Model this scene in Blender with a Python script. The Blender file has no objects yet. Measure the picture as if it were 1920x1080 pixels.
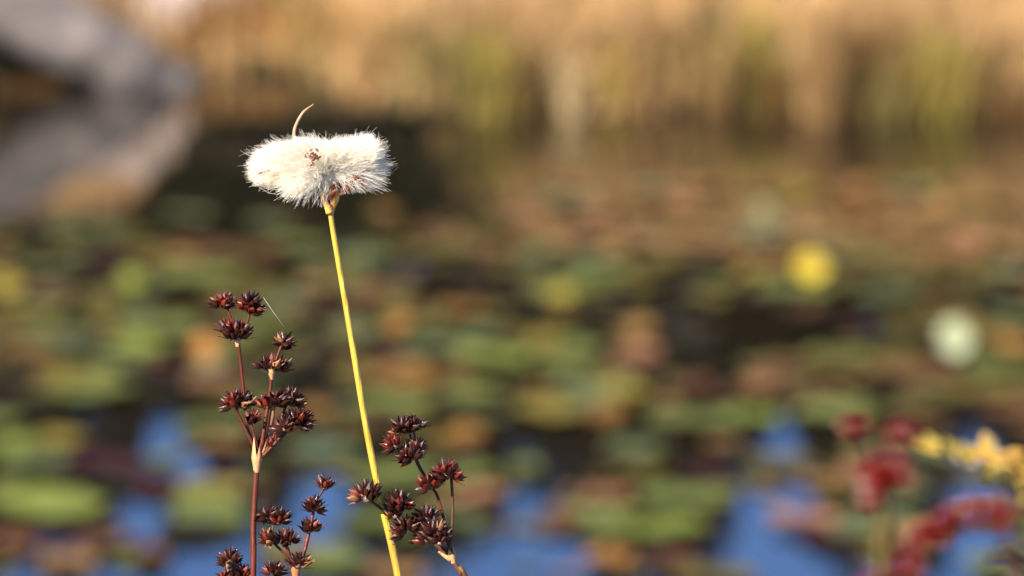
import bpy, math, random
import numpy as np
from mathutils import Vector, Matrix, Quaternion, noise as mnoise

random.seed(7)
rng = np.random.default_rng(7)
S = bpy.context.scene
COL = S.collection

# ------------------------------------------------------------------ camera
PITCH = math.radians(9.0)
HFOV = math.radians(9.5)
CAM = Vector((0.0, 0.0, 1.0))
FWD = Vector((0, math.cos(PITCH), -math.sin(PITCH)))
UP = Vector((0, math.sin(PITCH), math.cos(PITCH)))
RIGHT = Vector((1, 0, 0))
SUBJ = 1.2                       # metres from the lens to the cottongrass
K = 2 * math.tan(HFOV / 2) / 1920.0
cd = bpy.data.cameras.new('camera')
cam = bpy.data.objects.new('camera', cd)
COL.objects.link(cam)
cam.location = CAM
cam.rotation_euler = (math.radians(90) - PITCH, 0, 0)
cd.sensor_width = 36
cd.angle = HFOV
cd.clip_start = 0.05
cd.clip_end = 2000
cd.dof.use_dof = True
cd.dof.focus_distance = SUBJ
cd.dof.aperture_fstop = cd.lens / 8.6
cd.dof.aperture_blades = 0
S.camera = cam

# ------------------------------------------------------------------ light
SUN_TO = Vector((-0.58, -0.68, 0.53)).normalized()
sd = bpy.data.lights.new('sun', 'SUN')
sd.energy = 5.0
sd.angle = math.radians(0.5)
sd.color = (1.0, 0.88, 0.70)
sun = bpy.data.objects.new('sun', sd)
COL.objects.link(sun)
sun.rotation_euler = SUN_TO.to_track_quat('Z', 'Y').to_euler()
sun.location = (0, 0, 5)

w = bpy.data.worlds.new('World')
S.world = w
w.use_nodes = True
nt = w.node_tree
nt.nodes.clear()
wo = nt.nodes.new('ShaderNodeOutputWorld')
bg = nt.nodes.new('ShaderNodeBackground')
sky = nt.nodes.new('ShaderNodeTexSky')
sky.sky_type = 'NISHITA'
sky.sun_disc = False
sky.sun_elevation = math.asin(SUN_TO.z)
sky.sun_rotation = math.atan2(SUN_TO.x, SUN_TO.y)
sky.altitude = 800
sky.air_density = 0.55
sky.dust_density = 0.0
sky.ozone_density = 7.0
bg.inputs['Strength'].default_value = 0.092
nt.links.new(sky.outputs[0], bg.inputs[0])
nt.links.new(bg.outputs[0], wo.inputs[0])

S.view_settings.view_transform = 'Standard'
S.view_settings.look = 'None'
S.view_settings.gamma = 1
S.view_settings.exposure = 1.65
S.cycles.use_denoising = True
S.cycles.max_bounces = 24
S.cycles.diffuse_bounces = 20
S.cycles.glossy_bounces = 6
S.cycles.transmission_bounces = 16
S.cycles.sample_clamp_indirect = 10


# ------------------------------------------------------------------ helpers
def px(x, y, depth=SUBJ):
    """the point seen at photograph pixel x, y at a given distance along the lens axis"""
    return CAM + depth * (FWD + RIGHT * ((x - 960) * K) + UP * ((540 - y) * K))


def ray(x, y):
    return (FWD + RIGHT * ((x - 960) * K) + UP * ((540 - y) * K))


def on_water(x, y, z=0.0):
    d = ray(x, y)
    t = (z - CAM.z) / d.z
    return CAM + d * t


def at_y(x, y, Y):
    d = ray(x, y)
    return CAM + d * (Y / d.y)


def lin(c):
    return tuple(((v / 255) / 12.92 if v / 255 <= 0.04045 else ((v / 255 + 0.055) / 1.055) ** 2.4) for v in c)


def mesh(name, verts, faces, mat=None, smooth=True):
    me = bpy.data.meshes.new(name)
    if isinstance(verts, np.ndarray):
        nv = len(verts)
        me.vertices.add(nv)
        me.vertices.foreach_set('co', verts.astype(np.float32).ravel())
        nf, k = faces.shape
        me.loops.add(nf * k)
        me.loops.foreach_set('vertex_index', faces.astype(np.int32).ravel())
        me.polygons.add(nf)
        me.polygons.foreach_set('loop_start', (np.arange(nf) * k).astype(np.int32))
        me.update(calc_edges=True)
        me.validate()
    else:
        me.from_pydata([tuple(v) for v in verts], [], faces)
        me.update()
    if smooth:
        me.polygons.foreach_set('use_smooth', [True] * len(me.polygons))
    if mat:
        for m in (mat if isinstance(mat, (list, tuple)) else [mat]):
            me.materials.append(m)
    return me


def obj(name, me, parent=None, loc=None, mat=None):
    o = bpy.data.objects.new(name, me)
    COL.objects.link(o)
    if parent is not None:
        o.parent = parent
    if loc is not None:
        o.location = loc
    return o


def tag(o, label=None, cat=None, group=None, kind=None):
    if label:
        o['label'] = label
    if cat:
        o['category'] = cat
    if group:
        o['group'] = group
    if kind:
        o['kind'] = kind
    return o


def tube(pts, rads, n=8, cap=True):
    """verts and faces of a tube through pts"""
    pts = [Vector(p) for p in pts]
    V, F = [], []
    t0 = (pts[1] - pts[0]).normalized()
    ref = Vector((0, 1, 0)) if abs(t0.y) < 0.9 else Vector((1, 0, 0))
    for i, p in enumerate(pts):
        t = (pts[min(i + 1, len(pts) - 1)] - pts[max(i - 1, 0)]).normalized()
        a = t.cross(ref).normalized()
        b = t.cross(a).normalized()
        for k in range(n):
            th = 2 * math.pi * k / n
            V.append(p + (a * math.cos(th) + b * math.sin(th)) * rads[i])
    for i in range(len(pts) - 1):
        for k in range(n):
            F.append((i * n + k, i * n + (k + 1) % n, (i + 1) * n + (k + 1) % n, (i + 1) * n + k))
    if cap:
        F.append(tuple(range(n))[::-1])
        F.append(tuple(range((len(pts) - 1) * n, len(pts) * n)))
    return V, F


def join(parts):
    V, F = [], []
    for v, f in parts:
        o = len(V)
        V += list(v)
        F += [tuple(i + o for i in q) for q in f]
    return V, F


def smooth_path(P, R, sub=6):
    """Catmull-Rom through the points"""
    P = [Vector(p) for p in P]
    n = len(P)
    if n == 2:
        return [P[0].lerp(P[1], i / sub) for i in range(sub + 1)], [R[0] + (R[1] - R[0]) * i / sub for i in range(sub + 1)]
    out, ro = [], []
    for i in range(n - 1):
        p0 = P[i - 1] if i else P[0] * 2 - P[1]
        p1, p2 = P[i], P[i + 1]
        p3 = P[i + 2] if i + 2 < n else P[-1] * 2 - P[-2]
        for k in range(sub):
            t = k / sub
            out.append(0.5 * ((2 * p1) + (p2 - p0) * t + (2 * p0 - 5 * p1 + 4 * p2 - p3) * t * t + (3 * p1 - p0 - 3 * p2 + p3) * t ** 3))
            ro.append(R[i] + (R[i + 1] - R[i]) * t)
    out.append(P[-1])
    ro.append(R[-1])
    return out, ro


def material(name, color, rough=0.6, var=0.25, scale=30.0, color2=None, spec=0.5, bump=0.0, bscale=None, stretch=(1, 1, 1), trans=0.0, coat=0.0):
    m = bpy.data.materials.new(name)
    m.use_nodes = True
    t = m.node_tree
    b = t.nodes['Principled BSDF']
    b.inputs['Roughness'].default_value = rough
    b.inputs['Specular IOR Level'].default_value = spec
    if coat:
        b.inputs['Coat Weight'].default_value = coat
        b.inputs['Coat Roughness'].default_value = 0.15
    tc = t.nodes.new('ShaderNodeTexCoord')
    mp = t.nodes.new('ShaderNodeMapping')
    mp.inputs['Scale'].default_value = stretch
    nz = t.nodes.new('ShaderNodeTexNoise')
    nz.inputs['Scale'].default_value = scale
    nz.inputs['Detail'].default_value = 5
    t.links.new(tc.outputs['Object'], mp.inputs[0])
    t.links.new(mp.outputs[0], nz.inputs['Vector'])
    cr = t.nodes.new('ShaderNodeValToRGB')
    cr.color_ramp.elements[0].position = 0.3
    cr.color_ramp.elements[1].position = 0.7
    c2 = color2 or tuple(c * (1 + var) for c in color)
    c1 = tuple(c * (1 - var) for c in color) if not color2 else color
    cr.color_ramp.elements[0].color = (*c1, 1)
    cr.color_ramp.elements[1].color = (*[min(1, c) for c in c2], 1)
    t.links.new(nz.outputs['Fac'], cr.inputs[0])
    oi = t.nodes.new('ShaderNodeObjectInfo')
    mr = t.nodes.new('ShaderNodeMapRange')
    mr.inputs['To Min'].default_value = 0.85
    mr.inputs['To Max'].default_value = 1.15
    t.links.new(oi.outputs['Random'], mr.inputs['Value'])
    hs = t.nodes.new('ShaderNodeHueSaturation')
    t.links.new(mr.outputs[0], hs.inputs['Value'])
    t.links.new(cr.outputs[0], hs.inputs['Color'])
    t.links.new(hs.outputs[0], b.inputs['Base Color'])
    if bump:
        bn = t.nodes.new('ShaderNodeTexNoise')
        bn.inputs['Scale'].default_value = bscale or scale * 3
        bn.inputs['Detail'].default_value = 4
        t.links.new(mp.outputs[0], bn.inputs['Vector'])
        bm = t.nodes.new('ShaderNodeBump')
        bm.inputs['Strength'].default_value = bump
        bm.inputs['Distance'].default_value = 0.002
        t.links.new(bn.outputs['Fac'], bm.inputs['Height'])
        t.links.new(bm.outputs[0], b.inputs['Normal'])
    if trans:
        tr = t.nodes.new('ShaderNodeBsdfTranslucent')
        t.links.new(hs.outputs[0], tr.inputs['Color'])
        mx = t.nodes.new('ShaderNodeMixShader')
        mx.inputs[0].default_value = trans
        out = t.nodes['Material Output']
        t.links.new(b.outputs[0], mx.inputs[1])
        t.links.new(tr.outputs[0], mx.inputs[2])
        t.links.new(mx.outputs[0], out.inputs['Surface'])
    return m


# ------------------------------------------------------------------ setting
# pond water
mw = bpy.data.materials.new('pond_water')
mw.use_nodes = True
t = mw.node_tree
b = t.nodes['Principled BSDF']
b.inputs['Base Color'].default_value = (0.010, 0.008, 0.005, 1)
b.inputs['Roughness'].default_value = 0.03
b.inputs['IOR'].default_value = 1.333
tc = t.nodes.new('ShaderNodeTexCoord')
nz = t.nodes.new('ShaderNodeTexNoise')
nz.inputs['Scale'].default_value = 9
nz.inputs['Detail'].default_value = 2
bm = t.nodes.new('ShaderNodeBump')
bm.inputs['Strength'].default_value = 0.006
bm.inputs['Distance'].default_value = 0.02
t.links.new(tc.outputs['Object'], nz.inputs['Vector'])
t.links.new(nz.outputs['Fac'], bm.inputs['Height'])
t.links.new(bm.outputs[0], b.inputs['Normal'])
wm = mesh('pond_water', [(-60, 1.5, 0), (60, 1.5, 0), (60, 14, 0), (-60, 14, 0)], [(0, 1, 2, 3)], mw, False)
tag(obj('pond_water', wm), kind='structure')

M_peat = material('peat', (0.014, 0.010, 0.006), 0.9, 0.5, 6, spec=0.1, bump=0.6, bscale=40)
M_litter = material('dry_litter', (0.24, 0.155, 0.07), 0.95, 0.25, 5, color2=(0.36, 0.24, 0.12), spec=0.1, bump=0.8, bscale=60)


def shore_y(x):
    """the far water's edge: about 7.75 m off, running back to 8.1 m at the left"""
    base = 7.70 + 0.035 * math.sin(x * 9.1) + 0.02 * math.sin(x * 23 + 1)
    k = min(1, max(0, (-0.12 - x) / 0.2))
    return base + 0.43 * k


# far bank and the land behind it
def bank_z(x, y):
    d = y - shore_y(x)
    if d < -0.3:
        return -0.25
    if d < 0:
        return 0.83 * d * 1.0
    z = 0.25 * (1 - math.exp(-d / 0.55)) * 1.15
    if d < 0.05:
        z *= d / 0.05
        z = max(z, d * 0.5)
    z += 0.012 * mnoise.noise(Vector((x * 5, y * 5, 0))) * min(1, d * 8)
    if d > 1.5:
        z += 0.05 * mnoise.noise(Vector((x * 0.8, y * 0.8, 3))) * min(1, (d - 1.5))
    return z


xs = np.unique(np.concatenate([np.linspace(-300, -6, 14), np.linspace(-6, -1.4, 20), np.linspace(-1.4, 1.4, 120), np.linspace(1.4, 6, 20), np.linspace(6, 300, 14)]))
ys = np.unique(np.concatenate([np.linspace(7.2, 8.0, 24), np.linspace(8.0, 9.6, 50), np.linspace(9.6, 14, 20), np.geomspace(14, 900, 14)]))
V = np.array([(x, y, bank_z(x, y)) for y in ys for x in xs])
nx = len(xs)
F = np.array([(j * nx + i, j * nx + i + 1, (j + 1) * nx + i + 1, (j + 1) * nx + i) for j in range(len(ys) - 1) for i in range(nx - 1)])
# dark wet peat right at the edge, dry litter above it
fb = mesh('far_bank_ground', V, F, [M_litter, M_peat])
mi = []
cz = V[F].mean(axis=1)
for c in cz:
    d = c[1] - shore_y(c[0])
    mi.append(1 if d < 0.035 + 0.05 * mnoise.noise(Vector((c[0] * 12, 0, 0))) else 0)
fb.polygons.foreach_set('material_index', mi)
tag(obj('far_bank_ground', fb), kind='structure')


# near bank under the camera, below the picture
def near_z(x, y):
    if y < 1.9:
        z = 0.30
    else:
        z = 0.30 - 0.45 * ((y - 1.9) / 1.1)
    return z + 0.03 * mnoise.noise(Vector((x * 2.3, y * 2.3, 7)))


M_near = material('mossy_ground', (0.05, 0.05, 0.02), 0.95, 0.4, 8, color2=(0.13, 0.10, 0.05), bump=0.7, bscale=50)
xs = np.linspace(-8, 8, 81)
ys = np.linspace(-8, 3.0, 56)
V = np.array([(x, y, near_z(x, y)) for y in ys for x in xs])
nx = len(xs)
F = np.array([(j * nx + i, j * nx + i + 1, (j + 1) * nx + i + 1, (j + 1) * nx + i) for j in range(len(ys) - 1) for i in range(nx - 1)])
tag(obj('near_bank_ground', mesh('near_bank_ground', V, F, M_near)), kind='structure')


# ------------------------------------------------------------------ blades
def blades(P, H, W, lean, seg=3):
    """a heap of tapered bent blades: P roots (n,3), H heights, W widths, lean (n,2)"""
    n = len(P)
    yaw = rng.uniform(0, math.pi, n)
    side = np.stack([np.cos(yaw), np.sin(yaw), np.zeros(n)], 1)
    V = np.zeros((n, (seg + 1) * 2, 3))
    for k in range(seg + 1):
        u = k / seg
        c = P.copy()
        c[:, 0] += lean[:, 0] * u * u
        c[:, 1] += lean[:, 1] * u * u
        c[:, 2] += H * (u - 0.15 * u * u * np.linalg.norm(lean, axis=1) / np.maximum(H, 1e-3))
        wd = W * (1 - 0.85 * u ** 1.5)
        V[:, 2 * k] = c - side * wd[:, None] / 2
        V[:, 2 * k + 1] = c + side * wd[:, None] / 2
    m = (seg + 1) * 2
    f = np.array([(2 * k, 2 * k + 1, 2 * k + 3, 2 * k + 2) for k in range(seg)])
    F = (np.arange(n)[:, None, None] * m + f[None]).reshape(-1, 4)
    return V.reshape(-1, 3), F


def reed_mat(name, c, **k):
    c = tuple(v * 0.9 for v in c)
    return material(name, c, 0.6, 0.22, 4, stretch=(9, 9, 1), spec=0.08, trans=0.25, **k)


R_tan = reed_mat('reed_tan', (0.30, 0.185, 0.08))
R_pale = reed_mat('reed_pale', (0.42, 0.32, 0.17))
R_peach = reed_mat('grass_peach', (0.56, 0.37, 0.19))
R_brown = reed_mat('reed_brown', (0.13, 0.072, 0.028))
R_olive = reed_mat('reed_olive', (0.19, 0.155, 0.055))
R_yg = reed_mat('reed_yellow_green', (0.32, 0.26, 0.06))
R_orange = reed_mat('fern_orange', (0.34, 0.165, 0.06))
R_dark = reed_mat('leaf_dark', (0.012, 0.012, 0.005))  # near black: shadow behind the cottongrass head is put into this colour


def scatter_bank(n, x0, x1, d0, d1, hmin, hmax, wmin, wmax, lean=0.03):
    x = rng.uniform(x0, x1, n)
    d = rng.uniform(d0, d1, n)
    P = np.array([(a, shore_y(a) + e, 0) for a, e in zip(x, d)])
    P[:, 2] = [bank_z(p[0], p[1]) - 0.004 for p in P]
    return blades(P, rng.uniform(hmin, hmax, n), rng.uniform(wmin, wmax, n), rng.normal(0, lean, (n, 2)))


# dry grass covering the bank: nobody could count it
V, F = scatter_bank(16000, -1.6, 1.6, 0.16, 1.6, 0.04, 0.11, 0.003, 0.006, 0.03)
tag(obj('bank_grass', mesh('bank_grass', V, F, R_peach, False)), 'pale peach dry grass covering the bank beyond the water', 'grass', kind='stuff')
V, F = scatter_bank(5000, -1.6, 1.6, 0.1, 1.6, 0.03, 0.09, 0.003, 0.007, 0.03)
tag(obj('bank_undergrowth', mesh('bank_undergrowth', V, F, R_tan, False)), 'tan brown stubble low among the dry grass of the bank', 'grass', kind='stuff')

# a thin wash of standing reeds all along the edge
V, F = scatter_bank(2400, -1.8, 1.8, -0.02, 0.16, 0.05, 0.14, 0.003, 0.006, 0.02)
em = mesh('edge_reeds', V, F, [R_tan, R_olive, R_brown, R_yg], False)
bi = np.arange(len(F)) // 3
bx = V[F[:, 0], 0]
pick = np.array([mnoise.noise(Vector((float(v) * 5.5, 2, 0))) for v in bx]) + rng.normal(0, .18, len(F))[bi % len(F)] * 0.6
right_ = bx > 0.30
em.polygons.foreach_set('material_index', np.where(pick > 0.16, np.where(right_, 3, 1), np.where(pick < -0.22, 2, np.where(right_ & (pick > 0), 1, 0))).astype(np.int32))
tag(obj('edge_reeds', em), "thin wash of dry reeds standing all along the far water's edge", 'reeds', kind='stuff')
# unseen shrubs added on the rise behind so the middle of the pond mirrors dark
n = 75000
x = rng.uniform(-3.2, 3.2, n)
y = rng.uniform(9.25, 10.1, n)
# lower saddles, shaped so the pond mirrors blue sky in those columns
saddles = [(-0.52, .085), (-0.30, .05), (0.05, .065), (0.42, .085), (0.74, .06), (-1.3, .2), (1.6, .2), (-2.2, .15), (2.4, .2)]


def shrub_top(a):
    h = 0.66 + 0.10 * mnoise.noise(Vector((a * 2.6, 1, 0))) + 0.16 * mnoise.noise(Vector((a * 9, 5, 0)))
    for sx_, sw_ in saddles:
        h -= 0.21 * math.exp(-((a - sx_) / sw_) ** 4)
    return h


top = np.array([shrub_top(a) for a in x])
z0 = np.array([bank_z(a, c) for a, c in zip(x, y)])
P = np.stack([x, y, z0 + rng.uniform(0, 1, n) ** 0.8 * (top)], 1)
V, F = blades(P, rng.uniform(0.02, 0.04, n), rng.uniform(0.014, 0.026, n), rng.normal(0, 0.015, (n, 2)), 2)
tag(obj('unseen_shrub_thicket', mesh('unseen_shrub_thicket', V, F, R_dark, False)), 'dark shrub thicket added out of view on the rise, to darken the pond reflection', 'shrubs', kind='stuff')

# reed clumps at the water's edge: x, top y in the photograph, spread px, material, blades, how far behind the edge
CL = [
    (800, 150, 60, R_olive, 90, .10, 'thin olive brown reed clump beside the dark hummock'),
    (868, 95, 42, R_olive, 130, .06, 'tall olive reed clump, first clump right of the dark hummock'),
    (915, 70, 42, R_yg, 150, .04, 'tall yellow green reed clump between olive clumps behind the cottongrass head'),
    (965, 110, 34, R_tan, 110, .03, 'tan reed clump left of the pale upright reed sheaf'),
    (1005, 130, 22, R_olive, 60, .05, 'narrow olive reed tuft leaning on the pale upright sheaf'),
    (1068, 90, 16, R_pale, 50, .0, 'narrow pale upright reed sheaf mirrored as a light streak in the pond'),
    (1150, 130, 30, R_yg, 80, .06, 'yellowish reed clump between two dark gaps in the bank foot'),
    (1190, 120, 28, R_tan, 70, .05, 'slender tan reed clump left of the widest dark gap'),
    (1240, 110, 30, R_olive, 90, .10, 'olive reed clump set back over a dark gap in the bank'),
    (1310, 120, 36, R_brown, 100, .05, 'rusty brown reed clump in the middle of the reed bed'),
    (1352, 90, 22, R_tan, 70, .03, 'narrow tan reed tuft beside the rusty brown clump'),
    (1405, 110, 36, R_brown, 100, .10, 'dark rusty reed clump set back behind a dark gap'),
    (1455, 130, 26, R_brown, 90, .04, 'short rusty reed clump left of the golden sheaf'),
    (1542, 60, 30, R_tan, 170, .0, 'dense golden tan reed sheaf standing in the water, brightest of the reed bed'),
    (1600, 140, 26, R_brown, 80, .10, 'brown reed clump behind the dark gap next to the golden sheaf'),
    (1660, 120, 40, R_olive, 130, .02, 'wide olive reed clump standing in the water'),
    (1720, 100, 26, R_yg, 80, .05, 'yellow green reed clump below the bright yellow bush'),
    (1770, 80, 34, R_yg, 110, .05, 'bright yellow green reed clump before the bright yellow bush'),
    (1830, 100, 34, R_tan, 110, .10, 'tan reed clump left of the brown thicket at the pond edge'),
    (1890, 180, 46, R_brown, 160, .0, 'low dark brown reed thicket standing in the water by the yellow clumps'),
    (720, 150, 60, R_brown, 100, .12, 'thin brown reed clump behind the dark hummock'),
    (640, 140, 50, R_tan, 90, .16, 'thin tan reed clump behind the cottongrass head'),
    (480, 150, 60, R_orange, 110, .14, 'rusty orange fern clump beside the grey boulder'),
    (400, 120, 60, R_orange, 120, .12, 'rusty orange fern clump right of the log end'),
    (570, 120, 50, R_orange, 90, .16, 'sparse orange fern clump left of the thin tan reeds'),
    (90, 120, 70, R_brown, 150, .02, 'brown fern clump under the grey log'),
    (190, 130, 50, R_orange, 110, .04, 'orange brown fern clump under the grey log'),
    (20, 120, 40, R_olive, 100, .02, 'olive fern clump under the grey log'),
    (60, 122, 60, R_brown, 110, -.20, 'low brown fern clump standing in the water before the log, at the left edge'),
    (185, 138, 55, R_orange, 90, -.17, 'low orange fern clump standing in the water before the log'),
]
for (cx, ty, sp, m, nb, back, lab) in CL:
    c = on_water(cx, 262)
    Y = shore_y(c.x) + back
    X = (cx - 960) * K * Y / math.cos(PITCH)
    s = sp * K * Y
    h = at_y(cx, ty, Y).z * 1.1
    nb = int(nb * 1.5)
    P = np.stack([rng.normal(0, s * 0.5, nb), rng.normal(0, 0.03, nb), np.zeros(nb)], 1)
    P[:, 2] = [max(bank_z(X + p[0], Y + p[1]), -0.03) - 0.01 for p in P]
    P[:, 0] = np.clip(P[:, 0], -s * 1.1, s * 1.1)
    z0 = P[:, 2].copy()
    hh = np.maximum(0.04, h * rng.uniform(0.55, 1.05, nb) - z0 * 0.5)
    V, F = blades(P, hh, rng.uniform(0.003, 0.0065, nb), rng.normal(0, 0.016, (nb, 2)))
    nm = 'fern_clump' if m in (R_orange,) or 'fern' in lab else 'reed_clump'
    o = obj(nm, mesh(nm, V, F, m, False), loc=(X, Y, 0))
    tag(o, lab, 'ferns' if nm == 'fern_clump' else 'reeds', 'fern clumps on the bank' if nm == 'fern_clump' else "reed clumps along the water's edge")


# ------------------------------------------------------------------ leafy masses: hummock and bush
def leaf_cloud(c, r, n, size, flat=0.6):
    u = rng.normal(0, 1, (n, 3))
    u /= np.linalg.norm(u, axis=1)[:, None]
    rad = rng.uniform(0.55, 1.0, n) ** 0.6
    lump = np.array([1 + 0.25 * mnoise.noise(Vector(v * 2.2)) for v in u])
    P = u * (rad * lump)[:, None] * np.array(r)
    P[:, 2] = np.abs(P[:, 2])
    P += np.array(c)
    a = rng.normal(0, 1, (n, 3)); a /= np.linalg.norm(a, axis=1)[:, None]
    b = np.cross(a, rng.normal(0, 1, (n, 3))); b /= np.linalg.norm(b, axis=1)[:, None]
    s = rng.uniform(0.6, 1.3, n)[:, None] * size
    V = np.stack([P - a * s, P + b * s * 0.45, P + a * s, P - b * s * 0.45], 1).reshape(-1, 3)
    F = np.arange(n * 4).reshape(-1, 4)
    return V, F


# rounded dome, for the dark hummocks at the edge
def dome(r, nu=28, nv=10, seed=0, rough=0.18):
    V, F = [], []
    for j in range(nv + 1):
        ph = (j / nv) * math.pi / 2
        for i in range(nu):
            th = 2 * math.pi * i / nu
            d = Vector((math.cos(th) * math.cos(ph), math.sin(th) * math.cos(ph), math.sin(ph)))
            k = 1 + rough * mnoise.noise(d * 2.3 + Vector((seed, 0, 0))) + rough * 0.4 * mnoise.noise(d * 7 + Vector((seed, 3, 0)))
            V.append((d.x * r[0] * k, d.y * r[1] * k, d.z * r[2] * k - (0.02 if j == 0 else 0)))
    for j in range(nv):
        for i in range(nu):
            F.append((j * nu + i, j * nu + (i + 1) % nu, (j + 1) * nu + (i + 1) % nu, (j + 1) * nu + i))
    return V, F


for (cx, by, wpx, tpy, lab) in [  # dark mounds standing in for the shade under the bank
    (430, 314, 210, 230, 'low black hummock standing in for shade by the tip of the grey log'),
    (600, 302, 260, 205, 'dark leafy hummock standing in for the shadow right behind the cottongrass head'),
    (735, 288, 110, 225, 'dark hummock standing in for shade before the thin olive reeds')]:
    c = on_water(cx, by)
    dist = c.y
    rx = wpx * K * dist / 2
    hz = at_y(cx, tpy, dist + 0.1).z
    t_ = tag(bpy.data.objects.new('hummock', None), lab, 'hummock', 'dark hummocks standing in for shade at the foot of the bank')
    COL.objects.link(t_)
    t_.location = (c.x, dist + 0.13, 0)
    obj('mound', mesh('mound', *dome((rx, 0.14, hz * 0.85), seed=cx), M_peat), t_)
    V, F = leaf_cloud((0, 0, 0), (rx * 0.98, 0.14, hz * 0.95), 1100, 0.010)
    tag(obj('leaves', mesh('leaves', V, F, R_dark, False), t_), kind='stuff')

# low dark blades over the pond, standing in for its dark reflection
n = 26000
wx = rng.normal(0, 1, n)
wy = rng.normal(0, 1, n)
wx, wy = 545 + wx * 125 + 40 * np.sin(wy * 3), 358 + wy * 40 + 0.06 * (wx * 115)
k_ = (wy > 285) & (wx > 330 - (wy - 300) * 1.1)
wx, wy = wx[k_], wy[k_]
n = len(wx)
P = np.array([on_water(a, c) for a, c in zip(wx, wy)])
P[:, 2] = -0.002
V, F = blades(P, rng.uniform(0.004, 0.013, n), rng.uniform(0.004, 0.010, n), rng.normal(0, 0.012, (n, 2)), 2)
tag(obj('dark_reflection_mat', mesh('dark_reflection_mat', V, F, R_dark, False)), 'low dark blades spread over the pond, standing in for its dark reflection', 'dark reflection', kind='stuff')

# yellow green bush at the top right, on the bank
c = at_y(1790, 95, 8.12)
t_ = tag(bpy.data.objects.new('yellow_bush', None), 'bright yellow green bush on the bank above the reed bed', 'bush')
COL.objects.link(t_)
t_.location = (c.x, 8.12, bank_z(c.x, 8.12))
V, F = leaf_cloud((0, 0, 0.0), (0.075, 0.05, 0.17), 1900, 0.009)
tag(obj('leaves', mesh('leaves', V, F, R_yg, False), t_), kind='stuff')
obj('stem', mesh('stem', *tube([(0, 0, -0.02), (0.01, 0, 0.1)], [0.006, 0.003]), R_brown), t_)

# ------------------------------------------------------------------ log and boulders
M_log = material('weathered_wood', (0.09, 0.08, 0.075), 0.85, 0.3, 7, stretch=(1, 6, 6), color2=(0.28, 0.245, 0.235), spec=0.2, bump=0.9, bscale=24)
M_rock = material('grey_rock', (0.26, 0.22, 0.21), 0.9, 0.3, 5, color2=(0.44, 0.37, 0.35), spec=0.2, bump=0.9, bscale=18)
tipw = on_water(338, 192)
a = Vector((tipw.x, 8.04, -0.015))
bpt = at_y(0, 2, 7.97)
d = (bpt - a)
P = [a - d * 0.02, a + d * 0.25, a + d * 0.6, a + d, a + d * 1.8, a + d * 3.0]
Rr = [0.024, 0.042, 0.050, 0.052, 0.054, 0.056]
pp, rr = smooth_path(P, Rr, 8)
rr = [r_ * (1 + 0.08 * mnoise.noise(Vector((i * 0.35, 0, 0)))) for i, r_ in enumerate(rr)]
V, F = tube(pp, rr, 20)
V = [Vector(v) + 0.006 * mnoise.noise_vector(Vector(v) * 22) for v in V]
V = [v - a for v in V]
lg = tag(bpy.data.objects.new('fallen_log', None), 'weathered grey log slanting out of the pond at the bank', 'log')
COL.objects.link(lg)
lg.location = a
obj('trunk', mesh('trunk', V, F, M_log), lg)
for k, (f, ang, ln) in enumerate([(1.25, 1.9, 0.07), (2.1, 0.6, 0.10)]):
    q = d * f
    e = q + Vector((0.02, -math.cos(ang) * ln, math.sin(ang) * ln))
    obj('branch_stub', mesh('branch_stub', *tube([q, q.lerp(e, .6), e], [0.016, 0.012, 0.009], 9), M_log), lg)


def boulder(cx, cy, Y, r, lab, seed):
    c = at_y(cx, cy, Y)
    V, F = dome(r, 30, 12, seed, 0.3)
    o = obj('boulder', mesh('boulder', V, F, M_rock), loc=(c.x, Y, bank_z(c.x, Y) - 0.02))
    return tag(o, lab, 'boulder', 'grey boulders on the bank')


boulder(390, 40, 8.33, (0.10, 0.07, 0.075), 'pale lavender grey boulder on the bank above the orange ferns', 3)
boulder(215, 10, 8.42, (0.12, 0.09, 0.09), 'pale grey boulder on the bank above the grey log', 11)
boulder(-1330, 60, 8.12, (0.14, 0.16, 0.22), 'low grey boulder that the high end of the log rests on', 19)

# ------------------------------------------------------------------ lily pads
G = 1.25
PC = {
    'green': (134, 146, 76), 'bright green': (156, 172, 78), 'grey green': (122, 134, 88), 'olive': (124, 112, 52),
    'yellow olive': (168, 152, 66), 'ochre': (168, 126, 66), 'orange': (206, 144, 76), 'red brown': (128, 88, 60),
    'plum': (90, 52, 50), 'tan': (174, 134, 84), 'pink tan': (184, 134, 96), 'dark olive': (62, 57, 30),
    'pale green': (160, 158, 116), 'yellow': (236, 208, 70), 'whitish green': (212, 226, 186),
}
PM = {}
for k_, c_ in PC.items():
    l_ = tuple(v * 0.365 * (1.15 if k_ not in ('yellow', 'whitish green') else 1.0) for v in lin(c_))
    PM[k_] = material('pad_' + k_.replace(' ', '_'), l_, 0.6, 0.32, 14, spec=0.10, bump=0.25, bscale=60)


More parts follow.
